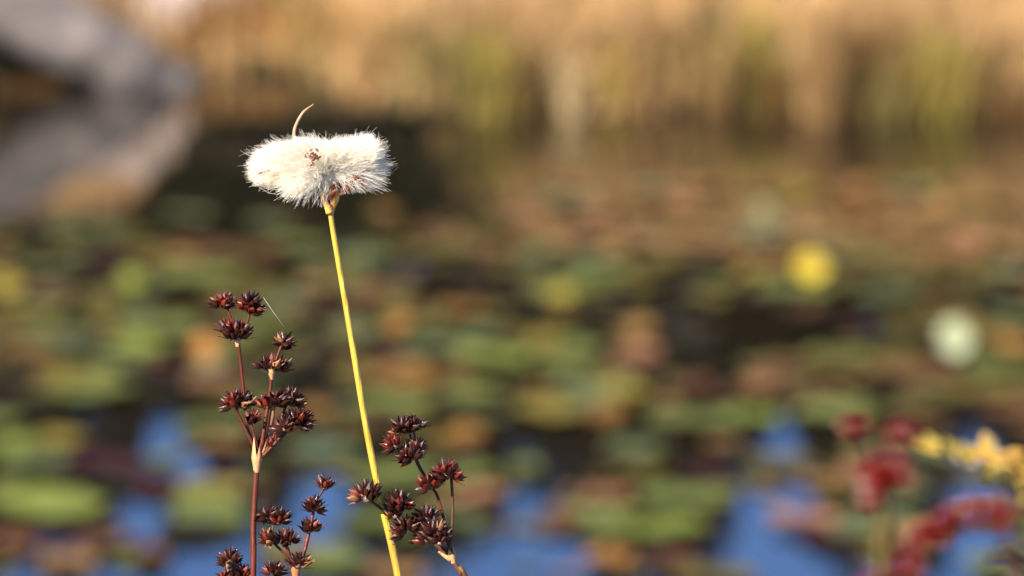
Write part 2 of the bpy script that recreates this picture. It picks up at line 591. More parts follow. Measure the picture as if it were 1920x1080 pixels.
def pad_mesh(seed, notch):
    r = random.Random(seed)
    n, rings = 26, 4
    V, F = [(0, 0, 0.0)], []
    for j in range(1, rings + 1):
        f = j / rings
        for i in range(n):
            th = 2 * math.pi * i / n
            rad = f * (1 + 0.05 * math.sin(2 * th + seed) + 0.03 * math.sin(5 * th + seed * 2))
            if notch and j > 1:
                dth = abs(math.atan2(math.sin(th), math.cos(th)))
                if dth < 0.13:
                    rad *= 0.45
            z = 0.05 * f ** 4 * (0.5 + 0.8 * math.sin(3 * th + seed)) + 0.02 * math.cos(th * 9) * f
            V.append((math.cos(th) * rad, math.sin(th) * rad * 0.9, z))
    for i in range(n):
        F.append((0, 1 + i, 1 + (i + 1) % n))
    for j in range(rings - 1):
        for i in range(n):
            F.append((1 + j * n + i, 1 + (j + 1) * n + i, 1 + (j + 1) * n + (i + 1) % n, 1 + j * n + (i + 1) % n))
    # thin underside
    o = len(V)
    V2 = [(v[0] * 0.98, v[1] * 0.98, v[2] - 0.03) for v in V]
    F2 = [tuple(i + o for i in reversed(f)) for f in F]
    return V + V2, F + F2


pad_shapes = {}


def pad_data(ck, s):
    if (ck, s) not in pad_shapes:
        V, F = pad_mesh(s * 3 + 1, s % 2 == 0)
        pad_shapes[(ck, s)] = mesh('lily_pad', V, F, PM[ck])
    return pad_shapes[(ck, s)]


# photograph x, y, apparent width, colour
PADS = [
    (145, 440, 110, 'grey green'), (240, 455, 130, 'olive'), (355, 412, 130, 'grey green'), (350, 497, 120, 'tan'), (440, 492, 140, 'olive'),
    (75, 588, 165, 'green'), (300, 622, 220, 'green'), (255, 662, 200, 'bright green'), (225, 690, 130, 'grey green'),
    (50, 668, 140, 'ochre'), (110, 712, 190, 'olive'), (450, 645, 130, 'green'), (395, 700, 130, 'pale green'), (300, 705, 110, 'plum'),
    (505, 430, 130, 'grey green'), (560, 468, 160, 'green'), (680, 492, 190, 'grey green'), (720, 408, 100, 'ochre'), (800, 445, 90, 'red brown'),
    (910, 425, 120, 'olive'), (590, 545, 100, 'tan'), (645, 522, 130, 'olive'), (690, 562, 110, 'pink tan'), (570, 592, 110, 'red brown'),
    (860, 592, 130, 'ochre'), (650, 650, 140, 'olive'), (820, 662, 200, 'grey green'), (925, 682, 220, 'bright green'), (750, 712, 180, 'ochre'),
    (870, 515, 140, 'dark olive'), (495, 625, 120, 'green'), (1070, 385, 170, 'pale green'), (1100, 500, 150, 'grey green'), (1000, 490, 130, 'grey green'),
    (1240, 500, 180, 'olive'), (1330, 570, 110, 'olive'), (1420, 524, 110, 'yellow olive'), (1020, 650, 140, 'yellow olive'),
    (1200, 672, 160, 'pink tan'), (1060, 702, 150, 'green'), (1660, 565, 160, 'grey green'), (1800, 540, 130, 'olive'), (1895, 520, 110, 'pale green'),
    (1900, 660, 150, 'orange'), (1560, 692, 190, 'olive'), (1840, 702, 160, 'green'),
    (170, 742, 250, 'green'), (150, 728, 150, 'yellow olive'), (400, 728, 160, 'pink tan'), (30, 852, 170, 'bright green'), (110, 838, 160, 'yellow olive'),
    (200, 882, 220, 'plum'), (90, 958, 300, 'bright green'), (400, 812, 170, 'green'), (420, 842, 120, 'tan'), (400, 928, 170, 'yellow olive'),
    (395, 982, 190, 'green'), (190, 1030, 140, 'red brown'), (30, 1030, 130, 'red brown'), (130, 1066, 150, 'tan'), (280, 1055, 90, 'red brown'),
    (740, 770, 230, 'green'), (590, 782, 120, 'ochre'), (885, 752, 170, 'green'), (610, 862, 210, 'grey green'), (870, 902, 180, 'green'),
    (890, 942, 150, 'pink tan'), (700, 992, 170, 'green'), (850, 988, 140, 'grey green'), (620, 1066, 210, 'green'),
    (1030, 782, 200, 'yellow olive'), (1165, 742, 180, 'yellow olive'), (1300, 800, 240, 'green'), (1410, 792, 160, 'bright green'),
    (1190, 856, 160, 'grey green'), (1140, 942, 130, 'pink tan'), (1290, 946, 250, 'green'), (1250, 1002, 200, 'bright green'),
    (1050, 990, 130, 'red brown'), (1140, 1062, 130, 'orange'), (1320, 902, 120, 'plum'), (985, 888, 80, 'green'), (1200, 895, 120, 'olive'),
    (1425, 888, 100, 'olive'), (1080, 738, 140, 'grey green'), (1510, 986, 180, 'pink tan'), (1480, 884, 140, 'olive'), (1600, 1010, 120, 'grey green'),
    (1850, 752, 220, 'olive'), (1570, 785, 220, 'green'), (1740, 862, 120, 'grey green'), (1870, 1072, 160, 'green'), (1500, 752, 130, 'red brown'),
    (1700, 780, 140, 'olive'), (650, 812, 120, 'olive'), (520, 1040, 90, 'grey green'), (1640, 880, 140, 'plum'), (1260, 1062, 120, 'red brown'),
    (900, 635, 150, 'grey green'), (1290, 735, 150, 'red brown'), (1420, 735, 140, 'tan'), (1600, 900, 110, 'pink tan'),
    (560, 700, 140, 'dark olive'), (20, 760, 120, 'dark olive'), (340, 748, 120, 'dark olive'), (1660, 650, 140, 'dark olive'), (1100, 600, 130, 'dark olive'),
    (1300, 640, 160, 'dark olive'), (200, 500, 150, 'plum'), (60, 480, 120, 'dark olive'), (480, 560, 120, 'olive'), (760, 600, 120, 'red brown'),
]
# the raised, curled leaves that catch the light: x, y, width, height px, colour, label
RAISED = [
    (245, 530, 46, 36, 'bright green', 'small pale green lily leaf raised on edge, glowing among dark water at the left'),
    (385, 658, 52, 48, 'orange', 'round orange lily leaf raised on edge behind the tallest rush'),
    (1520, 508, 66, 50, 'yellow', 'bright yellow lily leaf standing up on edge, brightest yellow spot of the pond'),
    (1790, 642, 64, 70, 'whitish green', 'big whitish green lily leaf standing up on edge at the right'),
    (1050, 562, 66, 24, 'yellow olive', 'yellow olive lily leaf tilted up in the middle of the pond'),
    (1195, 625, 90, 20, 'tan', 'orange tan lily leaf tilted up right of the pond middle'),
    (745, 615, 70, 22, 'ochre', 'ochre brown lily leaf tilted up right of the yellow stem'),
    (868, 825, 100, 22, 'ochre', 'orange lily leaf tilted up above the seed heads of the branching rush'),
    (1432, 398, 44, 20, 'pale green', 'small pale lily leaf tilted up near the far reeds'),
    (1760, 392, 60, 22, 'tan', 'tan lily leaf tilted up before the brown reeds'),
    (1140, 787, 90, 18, 'ochre', 'pinkish ochre lily leaf tilted up between yellow green pads'),
    (10, 540, 60, 46, 'yellow olive', 'yellow olive lily leaf raised at the left edge of the pond'),
    (770, 722, 120, 22, 'ochre', 'long orange lily leaf tilted up just right of the yellow stem'),
]
BLUE = [(370, 880, 70, 28), (255, 965, 75, 50), (400, 1056, 130, 42), (240, 800, 50, 35), (1000, 935, 55, 40), (1030, 860, 70, 40), (1090, 1025, 90, 20),
        (1450, 1045, 100, 60), (1400, 990, 40, 30), (1450, 845, 55, 22), (1500, 940, 65, 22), (640, 945, 60, 40), (720, 1035, 60, 22), (940, 1040, 55, 40),
        (1830, 1020, 70, 40), (1720, 945, 60, 30), (560, 822, 50, 20), (560, 930, 50, 50), (1580, 830, 50, 25), (1560, 1060, 60, 30)]
DARK = [(420, 330, 160, 60), (130, 540, 90, 40), (250, 400, 100, 35), (420, 455, 70, 22), (820, 545, 60, 45), (650, 430, 60, 25), (1210, 570, 90, 28),
        (1430, 620, 70, 50), (1650, 618, 60, 30), (1720, 680, 50, 25), (130, 690, 50, 15), (370, 772, 110, 20), (100, 800, 100, 22), (1340, 762, 50, 18),
        (1200, 822, 60, 12), (1260, 885, 60, 30), (960, 762, 40, 12), (1520, 630, 80, 40), (780, 890, 40, 40), (560, 350, 130, 40), (880, 460, 60, 50),
        (330, 560, 60, 25), (250, 395, 90, 30), (1060, 820, 40, 30)]


def inside(x, y, L):
    return any(((x - a) / c) ** 2 + ((y - b_) / d_) ** 2 < 1 for a, b_, c, d_ in L)


def zone(y):
    if y < 470:
        return 'on the far water near the reeds'
    if y < 780:
        return 'among dark gaps in mid pond'
    return 'beside blue sky reflections on the near water'


count = 0
LAND = [(245, 530, 'the raised pale green leaf'), (385, 658, 'the raised orange leaf by the tallest rush'), (1520, 508, 'the raised bright yellow leaf'),
        (1790, 642, 'the raised whitish green leaf'), (1050, 562, 'the raised yellow olive leaf'), (1195, 625, 'the tilted orange tan leaf'),
        (745, 615, 'the tilted ochre leaf by the yellow stem'), (868, 825, 'the tilted orange leaf over the spreading rush'), (1432, 398, 'the small pale tilted leaf'),
        (1760, 392, 'the tilted tan leaf'), (1140, 787, 'the tilted pinkish ochre leaf'), (770, 722, 'the long orange leaf by the yellow stem'),
        (475, 950, "the tallest rush's bare stem"), (560, 960, 'the low forked rush'), (790, 930, 'the spreading rush'), (500, 740, 'the seed heads of the tallest rush'),
        (1655, 880, 'the blurred big red seed head'), (1830, 850, 'the blurred yellow sprig'), (200, 884, 'the long plum pad'), (600, 320, 'the white cottongrass head'),
        (1290, 946, 'the large green pad of the near water'), (90, 958, 'the largest bright green pad')]
used_labels = set()


def pad_label(ck, x, y):
    near = sorted(LAND, key=lambda q: (q[0] - x) ** 2 + (2 * (q[1] - y)) ** 2)
    for lx, ly, nm in near[:4]:
        dx, dy = x - lx, (y - ly) * 2.2
        if abs(dx) + abs(dy) < 12 or abs(dx) + abs(dy) > 420:
            continue
        far_ = 'just ' if abs(dx) + abs(dy) < 190 else ''
        rel = ('right of' if dx > 0 else 'left of') if abs(dx) > abs(dy) else ('in front of' if dy > 0 else 'behind')
        lb = '%s lily pad %s%s %s' % (ck, far_, rel, nm)
        if lb not in used_labels:
            used_labels.add(lb)
            return lb
    return None



def add_pad(x, y, wpx, ck, level, hero=False):
    global count
    c = on_water(x, y)
    dist = (c - CAM).length
    r = wpx * K * dist / 2
    s = random.randrange(6)
    o = obj('lily_pad', pad_data(ck, s), loc=(c.x, c.y, 0.004 + level * 0.0012 + random.random() * 0.001))
    dep = min(0.088, max(0.035, r * 1.2))
    o.scale = (r, dep if wpx < 999 else r, 0.05)
    o.rotation_euler = (math.radians(random.uniform(0.0, 1.3)), math.radians(random.uniform(-0.7, 0.7)), random.choice((0, math.pi)) + random.uniform(-.3, .3))
    o.location.z += dep * math.sin(o.rotation_euler.x) * 0.6 + abs(math.sin(o.rotation_euler.y)) * r * 0.4 - 0.001
    lb = pad_label(ck, x, y) if hero else None
    if (x, y) == (200, 882):
        lb = 'long plum red lily pad between two bright green pads at the left'
    if (x, y) == (90, 958):
        lb = 'largest bright green lily pad, low at the left edge'
    if (x, y) == (1290, 946):
        lb = 'large green lily pad over blue sky reflection right of the centre'
    tag(o, lb or 'plain %s lily pad floating flat %s' % (ck, zone(y)), 'lily pad', '%s lily pads %s' % (ck, zone(y)))
    count += 1


for (x, y, wd, ck) in PADS:
    add_pad(x, y, wd * (0.67 if y < 780 else 0.74), ck, 3, True)
for (x, y, wd, hg, ck, lab) in RAISED:
    c = on_water(x, y + hg * 0.5)
    dist = (c - CAM).length
    r = wd * K * dist / 2
    hz = hg * K * dist / 2
    dep = max(hz * 1.05, r * 0.8)
    tilt = math.asin(min(0.98, hz / dep)) - PITCH * 0.6
    m2 = pad_data(ck, 1)
    o = obj('lily_pad', m2, loc=(c.x, c.y + dep * math.cos(tilt), 0.004 + dep * math.sin(tilt)))
    o.scale = (r, dep, 0.06)
    o.rotation_euler = (tilt, 0, 0)
    tag(o, lab, 'lily pad', 'lily leaves raised out of the water')
    count += 1
FAR = ['tan', 'pink tan', 'tan', 'pale green', 'ochre', 'tan', 'yellow olive']
MID = ['olive', 'dark olive', 'olive', 'olive', 'red brown', 'dark olive', 'green', 'dark olive', 'grey green']
NEAR = ['grey green', 'olive', 'plum', 'tan', 'green', 'dark olive']
tries = 0
placed = []
while count < 298 and tries < 6000:
    tries += 1
    x = random.uniform(-160, 2080)
    y = 350 + (1100 - 350) * random.random() ** 1.35
    if x < 1000 and y < 400:
        continue
    if inside(x, y, BLUE) or (inside(x, y, DARK) and random.random() < 0.93):
        continue
    if y > 780 and random.random() < 0.62:
        continue
    if any(abs(x - a) < 70 and abs(y - b_) < 12 for a, b_ in placed):
        continue
    placed.append((x, y))
    if y < 480 and x > 960:
        ck = random.choice(FAR)
        wd = random.uniform(70, 120)
    elif y < 780:
        ck = random.choice(MID)
        wd = random.uniform(95, 160)
    else:
        ck = random.choice(NEAR)
        wd = random.uniform(100, 170)
    add_pad(x, y, wd, ck, 0)


# past three hundred: the smaller pads between them, joined
SMALL = ['olive', 'dark olive', 'green', 'red brown', 'tan', 'yellow olive', 'grey green', 'plum', 'ochre']
Vs, Fs, Ms = [], [], []
shape_bank = [pad_mesh(i, i % 2) for i in range(4)]
k_ = 0
while k_ < 760:
    x = random.uniform(-200, 2120)
    y = 345 + 740 * random.random() ** 1.1
    if (x < 1000 and y < 410) or (inside(x, y, BLUE) and random.random() < .9) or (inside(x, y, DARK) and random.random() < 0.8) or (y > 800 and random.random() < .45):
        continue
    k_ += 1
    c = on_water(x, y)
    rr_ = random.uniform(30, 62) * K * (c - CAM).length * 0.5 * 1.2
    yaw = random.uniform(0, 6.28)
    pv, pf = random.choice(shape_bank)
    o_ = len(Vs)
    for v in pv:
        Vs.append((c.x + rr_ * (v[0] * math.cos(yaw) - v[1] * math.sin(yaw)), c.y + rr_ * 1.1 * (v[0] * math.sin(yaw) + v[1] * math.cos(yaw)), 0.0022 + v[2] * 0.02))
    Fs += [tuple(i + o_ for i in f) for f in pf]
    far_ = y < 480 and x > 960
    Ms += [SMALL.index(random.choice(['tan', 'tan', 'yellow olive', 'ochre', 'olive'] if far_ else SMALL[:7] + ['plum', 'dark olive', 'olive']))] * len(pf)
sm = mesh('small_lily_pads', Vs, Fs, [PM[k] for k in SMALL])
sm.polygons.foreach_set('material_index', Ms)
tag(obj('small_lily_pads', sm), 'small mixed lily pads filling the water between the larger pads', 'lily pads', kind='stuff')

# ------------------------------------------------------------------ rushes
M_stem = material('rush_stem', (0.038, 0.006, 0.002), 0.5, 0.3, 260, color2=(0.09, 0.014, 0.004), spec=0.25, stretch=(1, 1, .25), bump=0.15, bscale=900)
M_stem2 = material('rush_stem_olive', (0.035, 0.015, 0.006), 0.5, 0.3, 260, color2=(0.09, 0.04, 0.013), spec=0.25, stretch=(1, 1, .25), bump=0.15, bscale=900)
M_sheath = material('rush_sheath', (0.20, 0.06, 0.018), 0.5, 0.3, 350, color2=(0.44, 0.24, 0.11), spec=0.4, stretch=(1, 1, .2), bump=0.2, bscale=900)
M_cap = material('seed_capsule', (0.015, 0.003, 0.002), 0.38, 0.4, 500, color2=(0.048, 0.008, 0.005), spec=0.45, coat=0.15, stretch=(1, 1, .3), bump=0.2, bscale=1500)
M_capr = material('seed_capsule_red', (0.07, 0.008, 0.004), 0.38, 0.35, 500, color2=(0.15, 0.019, 0.009), spec=0.4, coat=0.15, stretch=(1, 1, .3), bump=0.2, bscale=1500)
PXM = K * SUBJ                     # metres per photograph pixel at the subject


def capsule_mesh(seed, mat):
    """a pointed three-lobed seed capsule held by slim tepals, 1 long, along +Z"""
    r = random.Random(seed)
    V, F = [], []
    prof = [(0, .03), (.10, .10), (.25, .165), (.42, .165), (.58, .125), (.74, .07), (.88, .025), (1.0, .004)]
    n = 9
    for z, rad in prof:
        for i in range(n):
            th = 2 * math.pi * i / n
            q = rad * (1 + 0.16 * math.cos(3 * th))
            V.append((math.cos(th) * q, math.sin(th) * q, z))
    for j in range(len(prof) - 1):
        for i in range(n):
            F.append((j * n + i, j * n + (i + 1) % n, (j + 1) * n + (i + 1) % n, (j + 1) * n + i))
    for k in range(5):
        th = 2 * math.pi * k / 5 + r.uniform(-.3, .3)
        ln = r.uniform(.7, 1.0)
        out = Vector((math.cos(th), math.sin(th), 0))
        sd_ = Vector((-math.sin(th), math.cos(th), 0))
        open_ = r.uniform(0.02, 0.20)
        o = len(V)
        for z, wd, rad in ((0, .05, .04), (.3, .13, .19), (.62, .085, .195), (1, .004, .19)):
            p = out * (rad + open_ * z * z) + Vector((0, 0, z * ln))
            V += [p - sd_ * wd, p + out * .025, p + sd_ * wd]
        for j in range(3):
            for i in range(2):
                F.append((o + j * 3 + i, o + j * 3 + i + 1, o + j * 3 + i + 4, o + j * 3 + i + 3))
    return mesh('seed_capsule', V, F, mat)


M_capt = material('seed_capsule_dry', (0.10, 0.035, 0.016), 0.5, 0.35, 500, color2=(0.30, 0.15, 0.07), spec=0.3, stretch=(1, 1, .3))
CAPS = [capsule_mesh(i, M_cap) for i in range(5)]
CAPT = [capsule_mesh(i + 20, M_capt) for i in range(2)]
CAPR = [capsule_mesh(i + 9, M_capr) for i in range(4)]
RECEPT = mesh('seed_head', *dome((0.30, 0.30, 0.32), 12, 5, 2, 0.1), M_cap)


def frame_vec(dx, dy, dz=0.0):
    """a direction given in the lens plane (right, down, away)"""
    return (RIGHT * dx - UP * dy + FWD * dz).normalized()


def seed_head(parent, x, y, ax, R, n, depth, red=0.25, spread=95, cl=34, flat=1.0, dz=0.0):
    """x,y attachment; ax angle of axis in the lens plane (degrees from up, clockwise); R reach px"""
    a = math.radians(ax)
    axis = (RIGHT * math.sin(a) + UP * math.cos(a) + FWD * random.uniform(-.25, .1) + FWD * dz).normalized()
    base = px(x, y, depth)
    ppm = K * depth
    q = axis.to_track_quat('Z', 'Y')
    h = bpy.data.objects.new('seed_head', RECEPT)
    COL.objects.link(h)
    h.parent = parent
    h.matrix_parent_inverse = Matrix.Identity(4)
    h.location = base - parent.location
    h.rotation_mode = 'QUATERNION'
    h.rotation_quaternion = q
    h.scale = (R * ppm,) * 3
    R = R * random.uniform(1.12, 1.28)
    L0 = cl / R * random.uniform(0.92, 1.05)
    n = max(4, int(n * 0.66))
    golden = 2.39996
    for i in range(n):
        u = (i + 0.5) / n
        pol = math.radians(spread) * u ** 0.62 * random.uniform(0.9, 1.08)
        az = i * golden + random.uniform(-.35, .35)
        dloc = Vector((math.sin(pol) * math.cos(az), math.sin(pol) * math.sin(az), math.cos(pol)))
        L = L0 * random.uniform(0.72, 1.12)
        st = dloc * max(0.04, (1.0 - L)) * random.uniform(0.7, 1.1)
        me = random.choice(CAPR if random.random() < red else CAPS)
        if random.random() < 0.05 and CAPS is not CAPR:
            me = random.choice(CAPT)
        c = bpy.data.objects.new('seed_capsule', me)
        COL.objects.link(c)
        c.parent = h
        c.location = st
        dd = (dloc + Vector((random.gauss(0, .16), random.gauss(0, .16), random.gauss(0, .16) + .12))).normalized()
        c.rotation_mode = 'QUATERNION'
        c.rotation_quaternion = dd.to_track_quat('Z', 'Y') @ Quaternion((0, 0, 1), random.uniform(0, 6.28))
        wd = L * random.uniform(1.15, 1.5)
        c.scale = (wd, wd, L)
    if CAPS is not CAPR:
        for k in range(2):
            sgn = -1 if k else 1
            dd = (axis * 0.55 + RIGHT * sgn * random.uniform(.4, .9) - FWD * random.uniform(-.3, .5)).normalized()
            ln = random.uniform(13, 24) * ppm
            sv = dd.cross(FWD).normalized()
            pts_ = [(0, 1.5), (.35, 2.4), (.7, 1.4), (1, .2)]
            Vb = []
            for u_, w_ in pts_:
                c_ = base - axis * 3 * ppm + dd * ln * u_ + axis * ln * .25 * u_ * u_
                Vb += [c_ - sv * w_ * ppm, c_ - FWD * w_ * ppm * .5, c_ + sv * w_ * ppm]
            Fb = [(j * 3 + i, j * 3 + i + 1, j * 3 + i + 4, j * 3 + i + 3) for j in range(3) for i in range(2)]
            obj('bract', mesh('bract', [v - parent.location for v in Vb], Fb, M_capt), parent)
    return h


def to_ground(x0, y0, x1, y1, depth):
    """points that carry a stem from the bottom of the frame to the near bank, following its slope for a while"""
    p1 = px(x1, y1, depth)
    d = (p1 - px(x0, y0, depth)).normalized()
    pts = []
    p = p1
    for i in range(8):
        d = (d * 0.8 + Vector((0, 0, -1)) * 0.2).normalized()
        p = p + d * 0.055
        pts.append(p.copy())
    g = near_z(p.x, p.y) - 0.02
    pts.append(Vector((p.x + d.x * 0.02, p.y, g)))
    return [q for q in pts if q.z > g] + [pts[-1]]


def stem_obj(name, parent, P, R, mat, depth, n=10, sub=6, world_tail=None):
    pts = [px(a[0], a[1], depth + (a[2] * K * depth if len(a) > 2 else 0)) for a in P]
    rad = [r_ * K * depth * (0.88 if name in ('stem', 'branch') else 1.0) for r_ in R]
    if world_tail:
        pts += world_tail
        rad += [rad[-1] * (1 + 0.03 * i) for i in range(1, len(world_tail) + 1)]
    pp, rr = smooth_path(pts, rad, sub)
    pp = [p - parent.location for p in pp]
    return obj(name, mesh(name, *tube(pp, rr, n), mat), parent)


def sheath(parent, x, y, ax, ln, wd, depth, mat=None, tips=3):
    """a papery sheath: a flared cone that splits into pointed bracts"""
    a = math.radians(ax)
    A = (RIGHT * math.sin(a) + UP * math.cos(a)).normalized()
    B = A.cross(FWD).normalized()
    C = A.cross(B).normalized()
    u = K * depth
    base = px(x, y, depth)
    V, F = [], []
    n = 12
    for z, r_ in ((0, .56), (.2, .62), (.42, .80), (.62, .98)):
        for i in range(n):
            th = 2 * math.pi * i / n
            V.append(base + A * z * ln * u + (B * math.cos(th) + C * math.sin(th)) * r_ * wd * .5 * u)
    for j in range(3):
        for i in range(n):
            F.append((j * n + i, j * n + (i + 1) % n, (j + 1) * n + (i + 1) % n, (j + 1) * n + i))
    o = len(V)
    per = n // tips
    for k in range(tips):
        i0 = 3 * n + k * per
        mid = (V[i0] + V[(i0 + per) if k < tips - 1 else 3 * n]) / 2
        out = (mid - (base + A * .62 * ln * u))
        V.append(base + A * ln * random.uniform(1.0, 1.6) * u + out * random.uniform(1.0, 1.45))
        for i in range(per):
            i1 = 3 * n + k * per + i
            i2 = 3 * n + (k * per + i + 1) % n
            F.append((i1, i2, len(V) - 1))
    V = [v - parent.location for v in V]
    return obj('sheath', mesh('sheath', V, F, mat or M_sheath), parent)


def rush(name, loc, label, group='dark brown rushes in fruit'):
    e = bpy.data.objects.new(name, None)
    COL.objects.link(e)
    e.location = loc
    return tag(e, label, 'rush', group)


def foot(pts):
    return Vector(pts[-1])


# --- A: the tall rush at the left
D = SUBJ
tail = to_ground(478, 980, 473, 1100, D)
A_ = rush('rush', foot(tail), 'tallest dark rush, its red stem forking into many seed heads left of the yellow stem')
stem_obj('stem', A_, [(481, 868), (480, 900), (475, 990), (474, 1100)], [7, 6.4, 6.4, 6.6], M_stem, D, 12, 6, tail)
sheath(A_, 481, 886, 1, 44, 21, D, tips=4)
Bs = [
    ([(480, 850), (474, 834), (458, 800), (446, 776), (442, 758)], [4.2, 4, 3.2, 3, 3], 0),
    ([(482, 850), (470, 820, 6), (462, 790, 8), (456, 724, 4), (449, 660), (446, 640)], [4, 3.4, 3.2, 3.7, 3.8, 4.6], 0),
    ([(437, 606), (430, 590), (422, 568)], [2.6, 2.2, 2.4], 0),
    ([(461, 612), (467, 592), (470, 572)], [3, 3, 3], 0),
    ([(486, 852), (491, 834), (499, 780), (507, 730), (508, 702)], [5, 4.6, 4.2, 4, 4.6], 0),
    ([(513, 690), (520, 668), (528, 648)], [3.2, 3, 3], 0),
    ([(492, 850), (503, 812, 8), (510, 780, 10), (512, 752, 10)], [4, 4, 6, 5], 1),
    ([(496, 850), (516, 812, 5), (530, 776, 6), (538, 756, 6)], [3.4, 2.6, 3, 3], 0),
    ([(492, 856), (508, 840), (526, 820), (540, 806)], [5, 4.4, 4.2, 4], 0),
    ([(484, 850), (480, 826, -4), (474, 806, -5), (470, 788, -5)], [3, 2.8, 2.6, 2.6], 0),
]
for P, R, pale in Bs:
    stem_obj('branch', A_, P, R, M_sheath if pale else M_stem, D, 8, 5)
sheath(A_, 446, 650, -3, 22, 14, D, tips=3)
sheath(A_, 509, 712, 0, 24, 14, D, tips=3)
for s_ in [
    (418, 574, -12, 32, 17, .25, 95), (469, 578, 5, 36, 20, .3, 100), (474, 588, 60, 22, 5, 0, 60), (443, 636, -8, 42, 24, .25, 78),
    (430, 620, -40, 28, 9, .35, 70),
    (531, 648, 3, 27, 14, .1, 100), (505, 696, -6, 38, 13, .1, 78), (522, 694, 45, 26, 5, 0, 60), (443, 762, -12, 36, 20, .3, 95), (462, 756, 20, 26, 9, .1, 85),
    (500, 762, -25, 27, 9, .9, 90), (545, 758, 5, 36, 22, 0, 100), (520, 756, 0, 26, 8, .5, 90), (560, 794, 25, 36, 22, .1, 105), (535, 806, -10, 28, 11, .2, 95),
    (473, 788, 10, 24, 10, .7, 95), (490, 840, -10, 28, 7, .2, 60), (508, 838, 15, 24, 5, .1, 60)]:
    x, y, ax, R, n_, red, spr = s_
    seed_head(A_, x, y, ax, R, n_, D + random.uniform(-.002, .002), red, spr)

# --- B: low forked rush at the bottom centre
tail = to_ground(554, 1071, 554, 1110, D)
B_ = rush('rush', foot(tail), 'low forked rush with bright red side branch between tall rush and yellow stem')
stem_obj('stem', B_, [(556, 1066), (555, 1080), (554, 1110)], [5, 5.4, 5.6], M_stem, D, 10, 6, tail)
sheath(B_, 554, 1090, 2, 34, 19, D, tips=4)
for P, R in [
    ([(558, 1070), (570, 1036), (580, 995), (588, 958)], [4.4, 4.4, 4, 3.4]),
    ([(594, 938), (602, 925), (609, 914)], [2.4, 2.4, 2.6]),
    ([(553, 1070), (549, 1056), (530, 1035), (511, 1016)], [4, 3.6, 3, 3]),
    ([(554, 1070), (548, 1056), (541, 1035), (535, 1018)], [4.6, 4.6, 4.2, 4])]:
    stem_obj('branch', B_, P, R, M_capr if P[-1][0] == 588 else M_stem, D, 8, 5)
for s_ in [
    (610, 916, -5, 28, 5, .3, 60), (588, 956, 0, 32, 15, .2, 92), (580, 996, 0, 33, 9, .1, 80), (501, 974, -8, 30, 11, 0, 85), (525, 980, 5, 32, 15, .2, 95),
    (508, 1016, -30, 30, 10, .3, 80), (536, 1020, 5, 36, 16, .1, 90), (560, 1062, 5, 32, 14, 0, 95), (514, 1076, 0, 30, 13, .3, 100)]:
    x, y, ax, R, n_, red, spr = s_
    seed_head(B_, x, y, ax, R, n_, D + random.uniform(-.002, .002), red, spr)

# --- C: two heads at the bottom left
tail = to_ground(446, 1090, 447, 1125, D)
C_ = rush('rush', foot(tail), 'shortest rush, only its top two brown seed heads showing left of the long red stem')
stem_obj('stem', C_, [(434, 1052), (442, 1085), (447, 1125)], [3, 4, 5], M_stem, D, 10, 6, tail)
for s_ in [(432, 1056, -4, 33, 17, .3, 98), (448, 1086, 8, 38, 20, .5, 95), (425, 1092, -30, 28, 9, .3, 90)]:
    x, y, ax, R, n_, red, spr = s_
    seed_head(C_, x, y, ax, R, n_, D + random.uniform(-.002, .002), red, spr)

# --- D: spreading rush right of the stem
tail = to_ground(862, 1068, 884, 1104, D)
D_ = rush('rush', foot(tail), 'widely spreading rush with a slanting olive stem, its side branch crossing the yellow stem')
stem_obj('stem', D_, [(845, 1040), (852, 1055), (866, 1078), (884, 1104)], [5, 5.2, 5.6, 6], M_stem2, D, 10, 6, tail)
sheath(D_, 851, 1056, -14, 26, 17, D, tips=3)
stem_obj('sheath', D_, [(846, 1050), (834, 1042), (822, 1034)], [5, 4.4, 2], M_sheath, D, 8, 4)
for P, R, m in [
    ([(845, 1040), (847, 1000), (849, 950), (846, 892)], [3.8, 3.2, 3, 3.4], M_stem2),
    ([(842, 1034), (836, 990, 4), (822, 935, 4), (812, 915, 3)], [4, 3.6, 3.2, 3.2], M_stem),
    ([(818, 925, 3), (798, 895, 2), (782, 866), (776, 840), (768, 812)], [3.2, 3.2, 4.2, 3, 2.4], M_stem),
    ([(776, 842), (778, 820), (773, 798)], [2.4, 2, 2], M_stem),
    ([(768, 850), (752, 843), (740, 838)], [2.2, 2, 2], M_stem),
    ([(838, 1040), (815, 1020, -3), (775, 996, -5), (730, 965, -6), (688, 934, -6)], [4, 4.2, 4, 3.6, 2.8], M_stem2),
    ([(840, 1034), (812, 1006), (790, 975), (772, 962)], [3.2, 3, 3, 2.6], M_stem2)]:
    stem_obj('branch', D_, P, R, m, D, 8, 5)
for s_ in [
    (838, 896, 0, 40, 22, .55, 100), (806, 915, -12, 34, 13, .3, 90), (758, 810, -8, 36, 16, .25, 90), (780, 800, 18, 28, 7, .1, 75),
    (742, 838, -55, 32, 10, .7, 70), (770, 862, -15, 38, 16, .15, 90), (780, 846, 10, 30, 7, .1, 60),
    (690, 938, -22, 44, 16, .25, 88), (748, 956, 0, 42, 20, .25, 85), (742, 970, -30, 30, 8, .6, 80), (764, 992, 5, 34, 13, .1, 95), (757, 1000, -70, 30, 7, .3, 60),
    (800, 975, -15, 34, 12, .1, 80), (815, 1005, -10, 38, 16, 0, 85), (826, 1020, 10, 34, 12, 0, 80), (800, 1015, -50, 26, 6, .1, 70)]:
    x, y, ax, R, n_, red, spr = s_
    seed_head(D_, x, y, ax, R, n_, D + random.uniform(-.004, -.001), red, spr)

